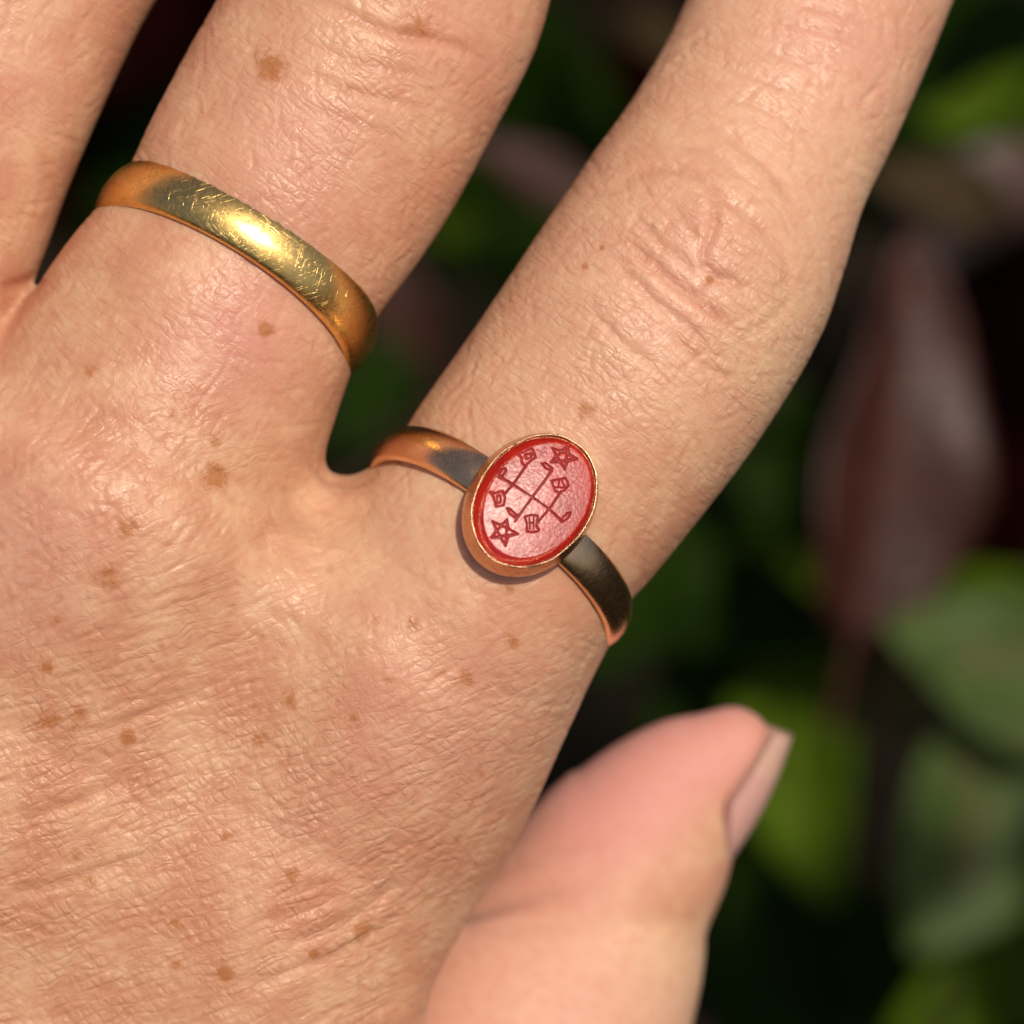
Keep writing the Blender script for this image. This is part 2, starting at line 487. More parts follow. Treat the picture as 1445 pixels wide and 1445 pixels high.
def surface_nets(F, ax, ay, az):
    S = F < 0
    nx, ny, nz = F.shape
    cnt = np.zeros((nx - 1, ny - 1, nz - 1), np.uint8)
    for dx in (0, 1):
        for dy in (0, 1):
            for dz in (0, 1):
                cnt += S[dx:nx - 1 + dx, dy:ny - 1 + dy, dz:nz - 1 + dz]
    act = (cnt > 0) & (cnt < 8)
    I, J, K = np.nonzero(act)
    vid = np.full(act.shape, -1, np.int32); vid[I, J, K] = np.arange(len(I))
    acc = np.zeros((len(I), 3)); num = np.zeros(len(I))
    corners = [(a, b, c) for a in (0, 1) for b in (0, 1) for c in (0, 1)]
    for p in corners:
        for d in range(3):
            if p[d] == 1: continue
            q = list(p); q[d] = 1
            fa = F[I + p[0], J + p[1], K + p[2]]; fb = F[I + q[0], J + q[1], K + q[2]]
            m = (fa < 0) != (fb < 0)
            t = np.where(m, fa / np.where(m, fa - fb, 1), 0)
            pa = np.stack([ax[I + p[0]], ay[J + p[1]], az[K + p[2]]], -1)
            pb = np.stack([ax[I + q[0]], ay[J + q[1]], az[K + q[2]]], -1)
            acc += np.where(m[:, None], pa + (pb - pa) * t[:, None], 0); num += m
    V = acc / num[:, None]
    faces = []
    for d in range(3):
        sl0 = [slice(None)] * 3; sl1 = [slice(None)] * 3
        sl0[d] = slice(0, -1); sl1[d] = slice(1, None)
        A, B = S[tuple(sl0)], S[tuple(sl1)]
        ch = A != B
        e1, e2 = [(1, 2), (2, 0), (0, 1)][d]
        ch = ch.copy()
        for e in (e1, e2):
            s = [slice(None)] * 3; s[e] = 0; ch[tuple(s)] = False
            s[e] = -1; ch[tuple(s)] = False
        idx = np.stack(np.nonzero(ch), -1)
        ins = A[tuple(idx.T)]
        def cell(o1, o2):
            c = idx.copy(); c[:, e1] -= o1; c[:, e2] -= o2
            return vid[c[:, 0], c[:, 1], c[:, 2]]
        q = np.stack([cell(1, 1), cell(0, 1), cell(0, 0), cell(1, 0)], -1)
        q[~ins] = q[~ins][:, ::-1]
        faces.append(q)
    Fq = np.concatenate(faces)
    return V, Fq[(Fq >= 0).all(1)]

HV, HF = surface_nets(F, GX, GY, GZ)
del F
def laplace(V, Fq, it, lam=0.5):
    e = np.concatenate([Fq[:, [0, 1]], Fq[:, [1, 2]], Fq[:, [2, 3]], Fq[:, [3, 0]]])
    a, b = e[:, 0], e[:, 1]
    deg = np.bincount(a, minlength=len(V)) + np.bincount(b, minlength=len(V))
    for i in range(it):
        for l in (lam, -lam * 1.02):
            S = np.stack([np.bincount(a, V[b, c], len(V)) + np.bincount(b, V[a, c], len(V)) for c in range(3)], -1)
            V = V + l * (S / np.maximum(deg, 1)[:, None] - V)
    return V
HV = laplace(HV, HF, 6)
# soften the thumb tip into one rounded form
tm = (HV[:, 2] < -17) & (HV[:, 0] > 4) & (HV[:, 1] < -8)
wt_ = np.clip((HV[:, 1] + 22) / 6, 0, 1) * tm * .6
e = np.concatenate([HF[:, [0, 1]], HF[:, [1, 2]], HF[:, [2, 3]], HF[:, [3, 0]]]); e = e[tm[e].all(1)]
dg_ = np.bincount(e[:, 0], minlength=len(HV)) + np.bincount(e[:, 1], minlength=len(HV))
for it in range(90):
    S_ = np.stack([np.bincount(e[:, 0], HV[e[:, 1], c], len(HV)) + np.bincount(e[:, 1], HV[e[:, 0], c], len(HV)) for c in range(3)], -1)
    HV = HV + wt_[:, None] * (dg_ > 0)[:, None] * (S_ / np.maximum(dg_, 1)[:, None] - HV)
me0 = mesh_np('hand_cage', HV * 0.001, HF)
tmp = bpy.data.objects.new('hand_cage', me0); COL.objects.link(tmp)
ms = tmp.modifiers.new('s', 'SUBSURF'); ms.levels = 1; ms.render_levels = 1
dg = bpy.context.evaluated_depsgraph_get()
hand_me = bpy.data.meshes.new_from_object(tmp.evaluated_get(dg))
hand_me.name = 'hand'
bpy.data.objects.remove(tmp); bpy.data.meshes.remove(me0)
nv = len(hand_me.vertices)
co = np.empty(nv * 3, np.float32); hand_me.vertices.foreach_get('co', co); co = co.reshape(-1, 3) * 1000
no = np.empty(nv * 3, np.float32); hand_me.vertex_normals.foreach_get('vector', no); no = no.reshape(-1, 3)
PX, PY = to_px(co[:, 0], co[:, 1], co[:, 2])
front = np.clip((no[:, 2] + 0.05) / 0.3, 0, 1)
is_thumb = (co[:, 2] < -19) & (PX > 560) & (PY > 950)
upper = np.where(is_thumb, 0, 1) * front

# --- relief map on the photographed side (mm), drawn in photograph pixels at 1.5 px
CELL = 1.5; O = -90
NP = int((1535 - O) / CELL)
RH = np.zeros((NP, NP), np.float32)     # height
RC = np.zeros((NP, NP), np.float32)     # crease redness
def stroke(pts, depth, sigma, rim=0.35, red=0.0, taper=True):
    pts = np.asarray(pts, float)
    # smooth polyline
    if len(pts) > 2:
        for _ in range(2):
            q = [pts[0]]
            for a, b in zip(pts[:-1], pts[1:]): q += [a * .75 + b * .25, a * .25 + b * .75]
            q.append(pts[-1]); pts = np.array(q)
    m = sigma * 4
    x0, y0 = pts.min(0) - m; x1, y1 = pts.max(0) + m
    i0, i1 = max(0, int((x0 - O) / CELL)), min(NP, int((x1 - O) / CELL) + 1)
    j0, j1 = max(0, int((y0 - O) / CELL)), min(NP, int((y1 - O) / CELL) + 1)
    if i0 >= i1 or j0 >= j1: return
    X, Y = np.meshgrid(np.arange(i0, i1) * CELL + O, np.arange(j0, j1) * CELL + O, indexing='ij')
    best = np.full(X.shape, 1e9); par = np.zeros(X.shape)
    seg = np.hypot(*(pts[1:] - pts[:-1]).T); tot = seg.sum(); acc = 0
    for a, b, l in zip(pts[:-1], pts[1:], seg):
        if l < 1e-6: continue
        d = (b - a) / l
        t = np.clip((X - a[0]) * d[0] + (Y - a[1]) * d[1], 0, l)
        q = (X - a[0] - d[0] * t) ** 2 + (Y - a[1] - d[1] * t) ** 2
        k = q < best
        best[k] = q[k]; par[k] = ((acc + t) / tot)[k]; acc += l
    tp = np.clip(np.sin(np.pi * np.clip(par, 0.02, .98)) * 1.6, 0, 1) if taper else 1
    g = np.exp(-best / (2 * sigma ** 2)) * tp
    g2 = np.exp(-best / (2 * (sigma * 2.1) ** 2)) * tp
    RH[i0:i1, j0:j1] += -depth * g * (1 + rim) + depth * rim * g2
    if red: RC[i0:i1, j0:j1] = np.maximum(RC[i0:i1, j0:j1], red * g)

def c3(p): return [(723 + a / 2, b / 2) for a, b in p]
def c2(p): return [(a / 2, b / 2) for a, b in p]
def c4(p): return [(a / 2, 723 + b / 2) for a, b in p]
K = [  # index knuckle
 (c3([(310, 660), (380, 730), (450, 800), (520, 850), (590, 900), (655, 955)]), .20, 7, .8),
 (c3([(270, 560), (320, 505), (400, 478), (480, 482), (540, 520), (590, 570), (660, 610), (720, 670), (770, 740), (780, 800), (700, 838)]), .20, 7, .35),
 (c3([(580, 375), (650, 420), (720, 470), (760, 530), (800, 590)]), .16, 7, .4),
 (c3([(560, 520), (570, 620), (555, 680), (530, 730), (570, 780), (640, 800), (690, 832)]), .17, 6, .55),
 (c3([(430, 560), (500, 640), (530, 720)]), .10, 5, .3),
 (c3([(340, 600), (420, 690), (480, 740), (540, 790)]), .12, 5, .3),
 (c3([(280, 720), (370, 820), (450, 890), (520, 940), (560, 1020)]), .16, 6, .4),
 (c3([(215, 860), (290, 950), (360, 1010), (420, 1050)]), .12, 6, .25),
 (c3([(440, 900), (480, 980), (560, 1040), (640, 1080)]), .12, 6, .35),
 (c3([(520, 850), (560, 800), (600, 780)]), .10, 5, .5),
 (c3([(440, 400), (560, 430), (640, 500), (700, 540)]), .09, 5, .2),
 (c3([(500, 330), (620, 380), (740, 440), (830, 520)]), .08, 5, .15),
 (c3([(560, 260), (700, 300), (800, 360), (870, 420)]), .08, 5, .1),
 (c3([(600, 190), (730, 230), (860, 290), (930, 350)]), .08, 5, .1),
 (c3([(640, 130), (780, 160), (900, 220)]), .08, 5, .1),
 (c3([(700, 40), (850, 80), (980, 120), (1060, 190)]), .07, 5, .1),
 (c3([(800, 10), (930, 40), (1040, 90)]), .07, 5, .3),
 (c3([(650, 960), (760, 880), (790, 800)]), .07, 7, .1),
 # middle finger, near its own knuckle
 (c2([(880, 0), (960, 30), (1050, 75), (1120, 100), (1220, 110), (1320, 140), (1370, 180)]), .20, 7, .7),
 (c2([(860, 120), (980, 170), (1100, 200), (1230, 220)]), .08, 6, .15),
 (c2([(840, 200), (960, 250), (1080, 280), (1200, 310)]), .09, 6, .2),
 (c2([(800, 290), (940, 330), (1060, 370), (1130, 400)]), .07, 6, .1),
 # web folds
 (c2([(0, 812), (60, 808), (110, 790), (125, 780)]), .25, 8, .5),
 ([(452, 650), (470, 668), (500, 672), (530, 655)], .12, 8, .4),
 (c4([(820, 0), (760, 60), (700, 120)]), .10, 10, .3),
 # back of the hand
 (c4([(720, 1180), (800, 1130), (880, 1110), (980, 1060)]), .14, 9, .3),
 (c4([(770, 1240), (900, 1180), (1000, 1130), (1090, 1060), (1140, 1010)]), .12, 8, .2),
 (c4([(760, 1080), (860, 1060), (960, 1040)]), .10, 7, .2),
 (c4([(860, 1300), (960, 1240), (1060, 1180), (1150, 1100)]), .10, 7, .1),
 (c4([(680, 1340), (820, 1290), (960, 1230)]), .10, 8, .1),
 (c4([(0, 880), (140, 840), (280, 790), (400, 730)]), .12, 8, .2),
 (c4([(200, 640), (330, 600), (480, 540), (600, 500)]), .10, 7, .2),
 (c4([(0, 1090), (160, 1050), (320, 1000), (460, 960)]), .11, 8, .2),
]
for p, d, s, r in K: stroke(p, d * (1.25 if d < .19 else 1), s, red=r)

# flow of the fine folds: (x, y, degrees above horizontal, density weight)
FLOW = np.array([(80, 1400, 18), (400, 1380, 24), (640, 1280, 40), (100, 1050, 14), (350, 1060, 22), (600, 1060, 35), (770, 1000, 60),
                 (80, 760, 35), (300, 700, 58), (420, 560, 62), (150, 500, 60), (620, 860, 35), (560, 720, 45), (250, 880, 15),
                 (480, 250, -32), (380, 120, -25), (650, 200, -30), (620, 60, -25),
                 (700, 600, -20), (850, 500, -45), (950, 620, 20), (1000, 350, -42), (1050, 150, -28), (1150, 40, -22), (850, 300, 55), (1150, 330, 65),
                 (60, 100, -15), (30, 250, 70)], float)
def flow(x, y):
    d = (FLOW[:, 0] - x) ** 2 + (FLOW[:, 1] - y) ** 2 + 900
    wgt = 1 / d ** 1.5
    a = np.radians(FLOW[:, 2]) * 2
    return 0.5 * math.atan2((wgt * np.sin(a)).sum(), (wgt * np.cos(a)).sum())
def walk(x, y, L, off=0.0, wob=0.12):
    pts = [(x, y)]; a = flow(x, y) + off; st = max(9, L / 6)
    for i in range(int(L / st)):
        a2 = flow(x, y) + off + rng.normal(0, wob)
        if math.cos(a2 - a) < 0: a2 += math.pi
        a = a2
        x += math.cos(a) * st; y -= math.sin(a) * st
        pts.append((x, y))
    return pts
def dors_w(x, y):           # 1 on the back of the hand, 0 on the fingers
    return 1 / (1 + math.exp(-((y - 560) - (x - 400) * -0.0 - (x > 520) * (x - 520) * 0.75) / 55))
for i in range(2600):
    x, y = rng.uniform(-60, 1300), rng.uniform(-60, 1500)
    dw = dors_w(x, y)
    strong = 1.0 if (dw > .5 and (y > 950 or x < 330)) else (0.5 if dw > .5 else 0.45)
    kx = math.exp(-((x - 960) / 170) ** 2 - ((y - 400) / 190) ** 2)
    strong = max(strong, 0.9 * kx)
    strong *= 1 - .45 * dw * min(1, max(0, (x - (1090 - .33 * y) + 160) / 160))
    L = rng.uniform(28, 85) * (1.0 if dw > .5 else .8)
    stroke(walk(x, y, L), rng.uniform(.018, .046) * strong, rng.uniform(2.2, 3.8), rim=.5, red=.22 * strong)
for i in range(3600):       # the crossing family, shorter
    x, y = rng.uniform(-60, 1300), rng.uniform(-60, 1500)
    stroke(walk(x, y, rng.uniform(22, 60), off=rng.choice([-1, 1]) * rng.uniform(.8, 1.5), wob=.2), rng.uniform(.018, .042), rng.uniform(2.2, 3.6), rim=.5, red=.12)

def sample(R, X, Y):
    fx = np.clip((X - O) / CELL, 0, NP - 1.001); fy = np.clip((Y - O) / CELL, 0, NP - 1.001)
    i, j = fx.astype(int), fy.astype(int); a, b = fx - i, fy - j
    return (R[i, j] * (1 - a) * (1 - b) + R[i + 1, j] * a * (1 - b) + R[i, j + 1] * (1 - a) * b + R[i + 1, j + 1] * a * b)
edge = np.clip((PX - O) / 40, 0, 1) * np.clip((1535 - PX) / 40, 0, 1) * np.clip((PY - O) / 40, 0, 1) * np.clip((1535 - PY) / 40, 0, 1)
def bumpg(x, y, r, h, ry=None, ang=0):
    c, s = math.cos(math.radians(ang)), math.sin(math.radians(ang))
    u = (PX - x) * c - (PY - y) * s; v = (PX - x) * s + (PY - y) * c
    return h * np.exp(-(u / r) ** 2 - (v / (ry or r)) ** 2)
dh = sample(RH, PX, PY) * edge
big = (bumpg(1010, 325, 120, .45, 80, -35) + bumpg(560, 1040, 190, .8) + bumpg(150, 800, 190, .7) + bumpg(860, 440, 90, .3, 60, -40)
       - bumpg(430, 800, 130, .7, 260, -35) + bumpg(560, 50, 150, .3) + bumpg(960, 590, 80, .18) + bumpg(350, 1200, 160, .3, 400, 60)
       + bumpg(1040, 270, 60, .2) + bumpg(1010, 340, 45, .22) + bumpg(985, 450, 50, .16, 30, -40)
       # flesh swelling beside the rings
       + bumpg(300, 230, 260, .12, 40, -28) + bumpg(260, 420, 260, .14, 40, -28) + bumpg(830, 620, 90, .15) + bumpg(650, 800, 110, .15))
def segd(x0, y0, x1, y1):
    d = np.hypot(x1 - x0, y1 - y0); t = np.clip(((PX - x0) * (x1 - x0) + (PY - y0) * (y1 - y0)) / d ** 2, 0, 1)
    return np.hypot(PX - x0 - t * (x1 - x0), PY - y0 - t * (y1 - y0)), t
q1, t1 = segd(640, 1285, 860, 1238); q2, t2 = segd(660, 1310, 980, 1300); q3, t3 = segd(730, 1215, 900, 1165)
thd = -.8 * np.exp(-(q1 / 17) ** 2) * (1 - t1) ** 1.2 - .10 * np.exp(-(q2 / 12) ** 2) - .12 * np.exp(-(q3 / 14) ** 2) * (1 - t3)
co2 = co + no * ((dh + big) * upper + np.where(is_thumb, thd, 0))[:, None]
hand_me.vertices.foreach_set('co', (co2 * 0.001).astype(np.float32).ravel())
hand_me.polygons.foreach_set('use_smooth', np.ones(len(hand_me.polygons), dtype=bool))

def set_attr(me, name, arr):
    a = me.attributes.new(name, 'FLOAT', 'POINT')
    a.data.foreach_set('value', np.asarray(arr, np.float32))
# region: back of the hand or fingers
dd = (PY - 560) - np.where(PX > 520, (PX - 520) * 0.75, 0)
dors = 1 / (1 + np.exp(-np.clip(dd / 55, -30, 30)))
set_attr(hand_me, 'dorsum', np.where(is_thumb, 0, dors))
rel = 0.46 + 0.50 * np.clip((PY - 850) / 250, 0, 1) * dors
rel = rel + bumpg(980, 400, 200, .30) + bumpg(450, 180, 160, .25) + bumpg(250, 620, 200, .25) + bumpg(800, 540, 110, .2)
rel = rel - bumpg(600, 740, 110, .2) - bumpg(1180, 300, 90, .25, 260, 65) - bumpg(300, 170, 60, .2, 160, 60)
set_attr(hand_me, 'relief', np.where(is_thumb, 0.34, rel))
set_attr(hand_me, 'crease', np.where(is_thumb, 0, np.clip(sample(RC, PX, PY) * edge * front, 0, 1)))
pk = (bumpg(600, 1000, 130, .35) + bumpg(430, 210, 110, .35) + bumpg(980, 400, 130, .3) + bumpg(350, 480, 120, .32) + bumpg(60, 760, 130, .3)
      + bumpg(330, 460, 90, .2) + bumpg(650, 60, 90, .25) + bumpg(1180, 40, 130, .4) + bumpg(30, 120, 110, .2) + bumpg(400, 1180, 120, .15)
      - bumpg(450, 760, 160, .3) - bumpg(1100, 480, 80, .35) - bumpg(150, 430, 60, .1))
tk = 0.50 + bumpg(860, 1150, 110, .5) + bumpg(985, 1035, 90, .55) + bumpg(900, 1100, 80, .3) - bumpg(960, 1330, 90, .55, 160, 10) - bumpg(1010, 1180, 40, .4)
pale = bumpg(1080, 480, 150, .8, 300, 60) + bumpg(1130, 130, 190, .75, 260, 60) + bumpg(720, 570, 130, .5) + bumpg(430, 110, 150, .4) + bumpg(520, 740, 150, .55) + bumpg(780, 980, 100, .35) + bumpg(880, 420, 120, .4)
set_attr(hand_me, 'pale', np.clip(np.where(is_thumb, .10 + .65 * np.clip((PY - 1255 - (PX - 700) * .12) / 60, 0, 1), pale), 0, 1))
set_attr(hand_me, 'pink', np.clip(np.where(is_thumb, tk, pk + .08), 0, 1))
FRECK = [(180, 746, 19), (155, 810, 17), (303, 672, 20), (302, 620, 12), (383, 97, 22), (588, 40, 20), (127, 523, 11), (657, 952, 14), (411, 986, 15), (369, 1042, 13),
         (582, 878, 12), (722, 900, 12), (826, 577, 16), (112, 1008, 17), (72, 1015, 16), (180, 1038, 12), (130, 1243, 10), (252, 1304, 15), (505, 1308, 17),
         (318, 1374, 12), (412, 1232, 11), (827, 378, 6), (107, 1206, 9), (68, 940, 9), (318, 1180, 10), (500, 1010, 8), (375, 465, 12), (245, 585, 8),
         (850, 350, 5), (440, 1345, 7), (248, 1362, 8), (640, 1180, 7), (1000, 395, 6), (85, 870, 8), (720, 830, 8)]
frk = np.zeros(nv, np.float32)
for x, y, r in FRECK:
    frk = np.maximum(frk, np.exp(-((PX - x) ** 2 + (PY - y) ** 2) / (r * 1.05) ** 2) * (1.0 if (x * 7 + y) % 3 < 1 else .68))
set_attr(hand_me, 'freckle', frk * (1 - is_thumb) * front)
for a in list(hand_me.attributes):
    pass
hand_me.materials.clear(); hand_me.materials.append(MAT_SKIN)
hand_me.update()
hand = link('hand', hand_me)
hand.location = ORG; hand.rotation_euler = (TILT, 0, 0)
tag(hand, 'freckled hand with its back to the viewer, fingers spread and thumb tucked behind', 'hand')
print('hand polys', len(hand_me.polygons))

# thumb nail: a curved plate on the outer side of the thumb tip
NB, NTP = np.array([*px((1036, 1218), -29.5), -29.5]), np.array([*px((1119, 1036), -29.5), -29.5])
nd_ = nrm0 = (NTP - NB) / np.linalg.norm(NTP - NB)
nl = np.array([nd_[1], -nd_[0], 0])
LEN = np.linalg.norm(NTP - NB)
nu, nvv = 26, 22
V = []; al = []
for lay, off in ((0, .06), (1, -.30)):
    for i in range(nu):
        f = i / (nu - 1)
        for j in range(nvv):
            g = j / (nvv - 1) * 2 - 1
            hw = math.radians(62) * (0.30 + 0.70 * min(1, f * 2.6) ** .6) * (1 - 0.12 * f ** 3)
            rho = 5.4 - 2.0 * f ** 1.3
            fl = f * (1 - .07 * g * g) + .05 * g * g
            a_ = g * hw
            p = NB + nd_ * LEN * fl + nl * (.30 * math.sin(math.pi * f) - .35 * (1 - f) ** 3 - rho + (rho + off) * math.cos(a_))
            p = p + np.array([0, 0, 1]) * (rho + off) * .85 * math.sin(a_)
            V.append(p); al.append(f)
V = np.array(V)
Fc = grid_faces(nu, nvv)
n1 = nu * nvv
rim = [i * nvv for i in range(nu)] + [(nu - 1) * nvv + j for j in range(1, nvv)] + [i * nvv + nvv - 1 for i in range(nu - 2, -1, -1)] + [j for j in range(nvv - 2, 0, -1)]
side = np.array([[a, b, b + n1, a + n1] for a, b in zip(rim, rim[1:] + rim[:1])])
nm = mesh_np('fingernail', V * .001, np.concatenate([Fc, Fc[:, ::-1] + n1, side]))
set_attr(nm, 'along', al)
link('fingernail', nm, MAT_NAIL, hand)

# ------------------------------------------------------------------ rings
def nrmz(v): v = np.asarray(v, float); return v / np.linalg.norm(v)
def band_mesh(name, c, u, wv, a, b, prof, n=220, widthf=None, arc=None):
    """ring round the ellipse c + u a cos + wv b sin; prof = list of (across, outward); closed profile"""
    u, wv = nrmz(u), nrmz(wv); ax = np.cross(u, wv)
    th = np.linspace(0, 2 * np.pi, n, endpoint=False) if arc is None else np.linspace(arc[0], arc[1], n)
    prof = np.array(prof); m = len(prof)
    V = np.zeros((len(th), m, 3))
    for i, t in enumerate(th):
        p = c + u * a * math.cos(t) + wv * b * math.sin(t)
        nn = nrmz(u * math.cos(t) / a + wv * math.sin(t) / b)
        ws = widthf(t) if widthf else 1.0
        V[i] = p + np.outer(prof[:, 0] * ws, ax) + np.outer(prof[:, 1], nn)
    F = grid_faces(len(th), m, wu=arc is None, wv=True)
    return mesh_np(name, V.reshape(-1, 3) * .001, F)
def d_profile(w, t, crown, n=14):
    """half-round section: flat inside, domed outside, rounded arrises"""
    P = []
    for i in range(n + 1):
        s = -1 + 2 * i / n
        P.append((s * w / 2, t * (0.45 + 0.55 * (1 - abs(s) ** 2.4)) if abs(s) < 1 else t * .38))
    P += [(w / 2 * 1.0, t * .18), (w / 2 * .93, 0.03), (w / 2 * .7, 0), (-w / 2 * .7, 0), (-w / 2 * .93, 0.03), (-w / 2, t * .18)]
    return P

gold = gold_material('yellow_gold', (0.84, 0.55, 0.19), 0.285, .42)
cz = -9.3
cc = px((333, 384), cz); c = np.array([cc[0], cc[1], cz])
u = nrmz((*(px((527, 503), cz) - px((140, 267), cz)), 0.0))
axd = nrmz((-u[1], u[0], 0))
lean = math.radians(18)
wv = axd * math.sin(lean) + np.array([0, 0, 1]) * math.cos(lean)
bm_ = band_mesh('band', c, u, wv, 8.95, 8.55, d_profile(3.65, 1.02, .5))
gb = link('gold_band', bm_, gold)
gb.location = ORG; gb.rotation_euler = (TILT, 0, 0)
tag(gb, 'plain domed yellow gold band with scratches on the finger left of the signet ring', 'ring')

rose = gold_material('rose_gold', (0.62, 0.35, 0.20), 0.24, .5)
cz = -9.2
cc = px((705, 762), cz); c = np.array([cc[0], cc[1], cz])
u = nrmz((*(px((880, 892), cz) - px((548, 632), cz)), 0.0))
axd = nrmz((-u[1], u[0], 0))
lean = math.radians(19)
wv = axd * math.sin(lean) + np.array([0, 0, 1]) * math.cos(lean)
sr = bpy.data.objects.new('signet_ring', None); COL.objects.link(sr)
sr.location = ORG; sr.rotation_euler = (TILT, 0, 0); sr.empty_display_size = .01
tag(sr, 'rose gold signet ring set with an engraved red oval stone', 'ring')
SC = np.array([*px((754.6, 706.2), 1.45), 1.45])
tl = math.radians(14)
sn = np.array([math.sin(tl) * math.cos(math.radians(45)), math.sin(tl) * math.sin(math.radians(45)), math.cos(tl)])
patch = tuple(np.array([*px((660, 648), -.4), -.4]))
shank_mat = gold_material('rose_gold_shank', (0.78, 0.50, 0.29), 0.24, .12, patch=patch)
wf = lambda t: 1.0 + 0.22 * math.exp(-((t - math.pi / 2) / .55) ** 2)
sm = band_mesh('shank', c, u, wv, 8.95, 8.5, d_profile(2.75, .95, .4), n=220, widthf=wf)
link('shank', sm, shank_mat, sr)

phi = math.radians(51)
e1 = np.array([math.cos(phi), math.sin(phi), 0]); e1 = nrmz(e1 - sn * (e1 @ sn)); e2 = np.cross(sn, e1)
RA, RB = 104 / PPM * .994 / math.cos(math.radians(6)), 80.6 / PPM * .994
# bezel: (inset from the rim ellipse, height along the normal)
prof = [(-.42, -2.4), (-.28, -1.5), (-.16, -.7), (-.04, -.25), (-.01, -.10), (.04, -.02), (.10, 0.0), (.16, -.02), (.20, -.07), (.22, -.16), (.24, -.7), (.3, -2.4)]
prof = [(.32, -2.6), (-.08, -2.35), (-.29, -2.0), (-.35, -1.6), (-.29, -1.15), (-.17, -.65), (-.08, -.30), (-.05, -.15), (-.02, -.045), (.015, -.005), (.05, -.01), (.10, -.06), (.16, -.15), (.19, -.22), (.24, -.8), (.32, -2.5)]
nb = 200
V = np.zeros((nb, len(prof), 3))
for i in range(nb):
    t = 2 * math.pi * i / nb
    cs, sn_ = math.cos(t), math.sin(t)
    nn = nrmz(e1 * cs / RA + e2 * sn_ / RB)
    p = SC + e1 * RA * cs + e2 * RB * sn_
    wob = 0.015 * math.sin(t * 7 + 1) + .012 * math.sin(t * 13)
    for j, (q, h) in enumerate(prof):
        V[i, j] = p - nn * (q + (wob if 7 < j < 12 else 0)) + sn * h
bz = mesh_np('bezel', V.reshape(-1, 3) * .001, grid_faces(nb, len(prof), True, True))
link('bezel', bz, rose, sr)

# stone: dense disc with the engraving cut into its table
def cr(x, y):                # enlarged-crop coordinates -> stone plane (e1, e2) mm
    q = (640 + x / 6.283, 590 + y / 6.283)
    a = np.array([*px(q, 0), 0.0]); eye = np.array([0, 0, D]); d = a - eye
    t = ((SC - eye) @ sn) / (d @ sn); p = eye + d * t - SC
    return np.array([p @ e1, p @ e2])
ENG = []
def line(pts, w=.085, closed=False):
    q = [cr(*p) for p in pts]
    if closed: q.append(q[0])
    ENG.extend([(a, b, w) for a, b in zip(q[:-1], q[1:])])
line([(405, 510), (530, 585), (700, 700), (850, 805), (970, 915)], .115)
line([(875, 460), (790, 580), (700, 700), (620, 810), (550, 910)], .115)
line([(650, 410), (590, 500), (530, 585), (460, 665)], .10)
line([(955, 650), (900, 730), (850, 805), (745, 925)], .10)
line([(405, 512), (425, 450), (460, 438), (468, 465), (440, 505), (405, 512)], .08)
line([(975, 915), (1025, 880), (1045, 838), (1015, 838), (975, 875), (960, 905)], .08)
line([(785, 400), (820, 395), (878, 440), (868, 462), (820, 440), (785, 400)], .085)
line([(475, 795), (500, 800), (572, 868), (555, 885), (500, 845), (475, 795)], .085)
line([(575, 312), (640, 290), (700, 258), (732, 342), (680, 380), (640, 420), (612, 395), (605, 340)], .075, True)
line([(640, 315), (695, 305), (690, 345), (650, 358)], .07, True)
line([(325, 648), (370, 662), (438, 640), (445, 670), (460, 700), (448, 770), (380, 780), (360, 700)], .075, True)
line([(388, 685), (418, 680), (422, 745), (390, 750)], .06, True)
line([(872, 552), (940, 540), (998, 528), (1025, 592), (985, 640), (935, 658), (900, 640)], .08, True)
line([(940, 550), (930, 610), (900, 612)], .06); line([(965, 550), (990, 610)], .07); line([(935, 610), (975, 615)], .06)
line([(632, 872), (690, 857), (750, 865), (742, 920), (735, 945), (760, 992), (720, 1010), (655, 1005), (652, 930)], .08, True)
line([(675, 880), (680, 980)], .06); line([(712, 880), (712, 975)], .06); line([(675, 925), (712, 925)], .06)
for st in ([(1022, 236), (1105, 355), (990, 450), (866, 387), (882, 260)], [(477, 895), (577, 1025), (465, 1130), (337, 1055), (347, 912)]):
    line([st[0], st[2], st[4], st[1], st[3]], .085, True)
    cen = np.mean(st, axis=0)
    pts = []
    for i in range(5):
        a, b = np.array(st[i]), np.array(st[(i + 1) % 5]); m = (a + b) / 2
        pts += [tuple(a), tuple(cen + (m - cen) * .62)]
    line(pts, .06, True)
SA, SB = RA - .19, RB - .19
nr, na = 120, 360
rr = np.linspace(0, 1, nr); tt = np.linspace(0, 2 * np.pi, na, endpoint=False)
Rg, Tg = np.meshgrid(rr, tt, indexing='ij')
sx, sy = Rg * np.cos(Tg) * SA, Rg * np.sin(Tg) * SB
# table ellipse, slightly inset; bevel falls away outside it
toff = np.array([0.16, -0.12])
q = np.hypot((sx - toff[0]) / (SA - .42), (sy - toff[1]) / (SB - .42))
bev = np.clip((q - 1) * (SB - .42), 0, None)
hz = -.06 - .75 * np.maximum(bev - .03, 0) - .12 * q ** 2
G = np.zeros_like(sx)
for a, b, wd in ENG:
    d = b - a; L = np.hypot(*d); d = d / L
    t = np.clip((sx - a[0]) * d[0] + (sy - a[1]) * d[1], 0, L)
    dist = np.hypot(sx - a[0] - d[0] * t, sy - a[1] - d[1] * t)
    G = np.maximum(G, np.clip(1.25 * (1 - (dist / (wd * .62)) ** 2), 0, 1))
hz = hz - G * .12
V = SC + sx[..., None] * e1 + sy[..., None] * e2 + hz[..., None] * sn
Vf = V.reshape(-1, 3)
Fs = grid_faces(nr, na, False, True)
sm = mesh_np('stone', Vf * .001, Fs)
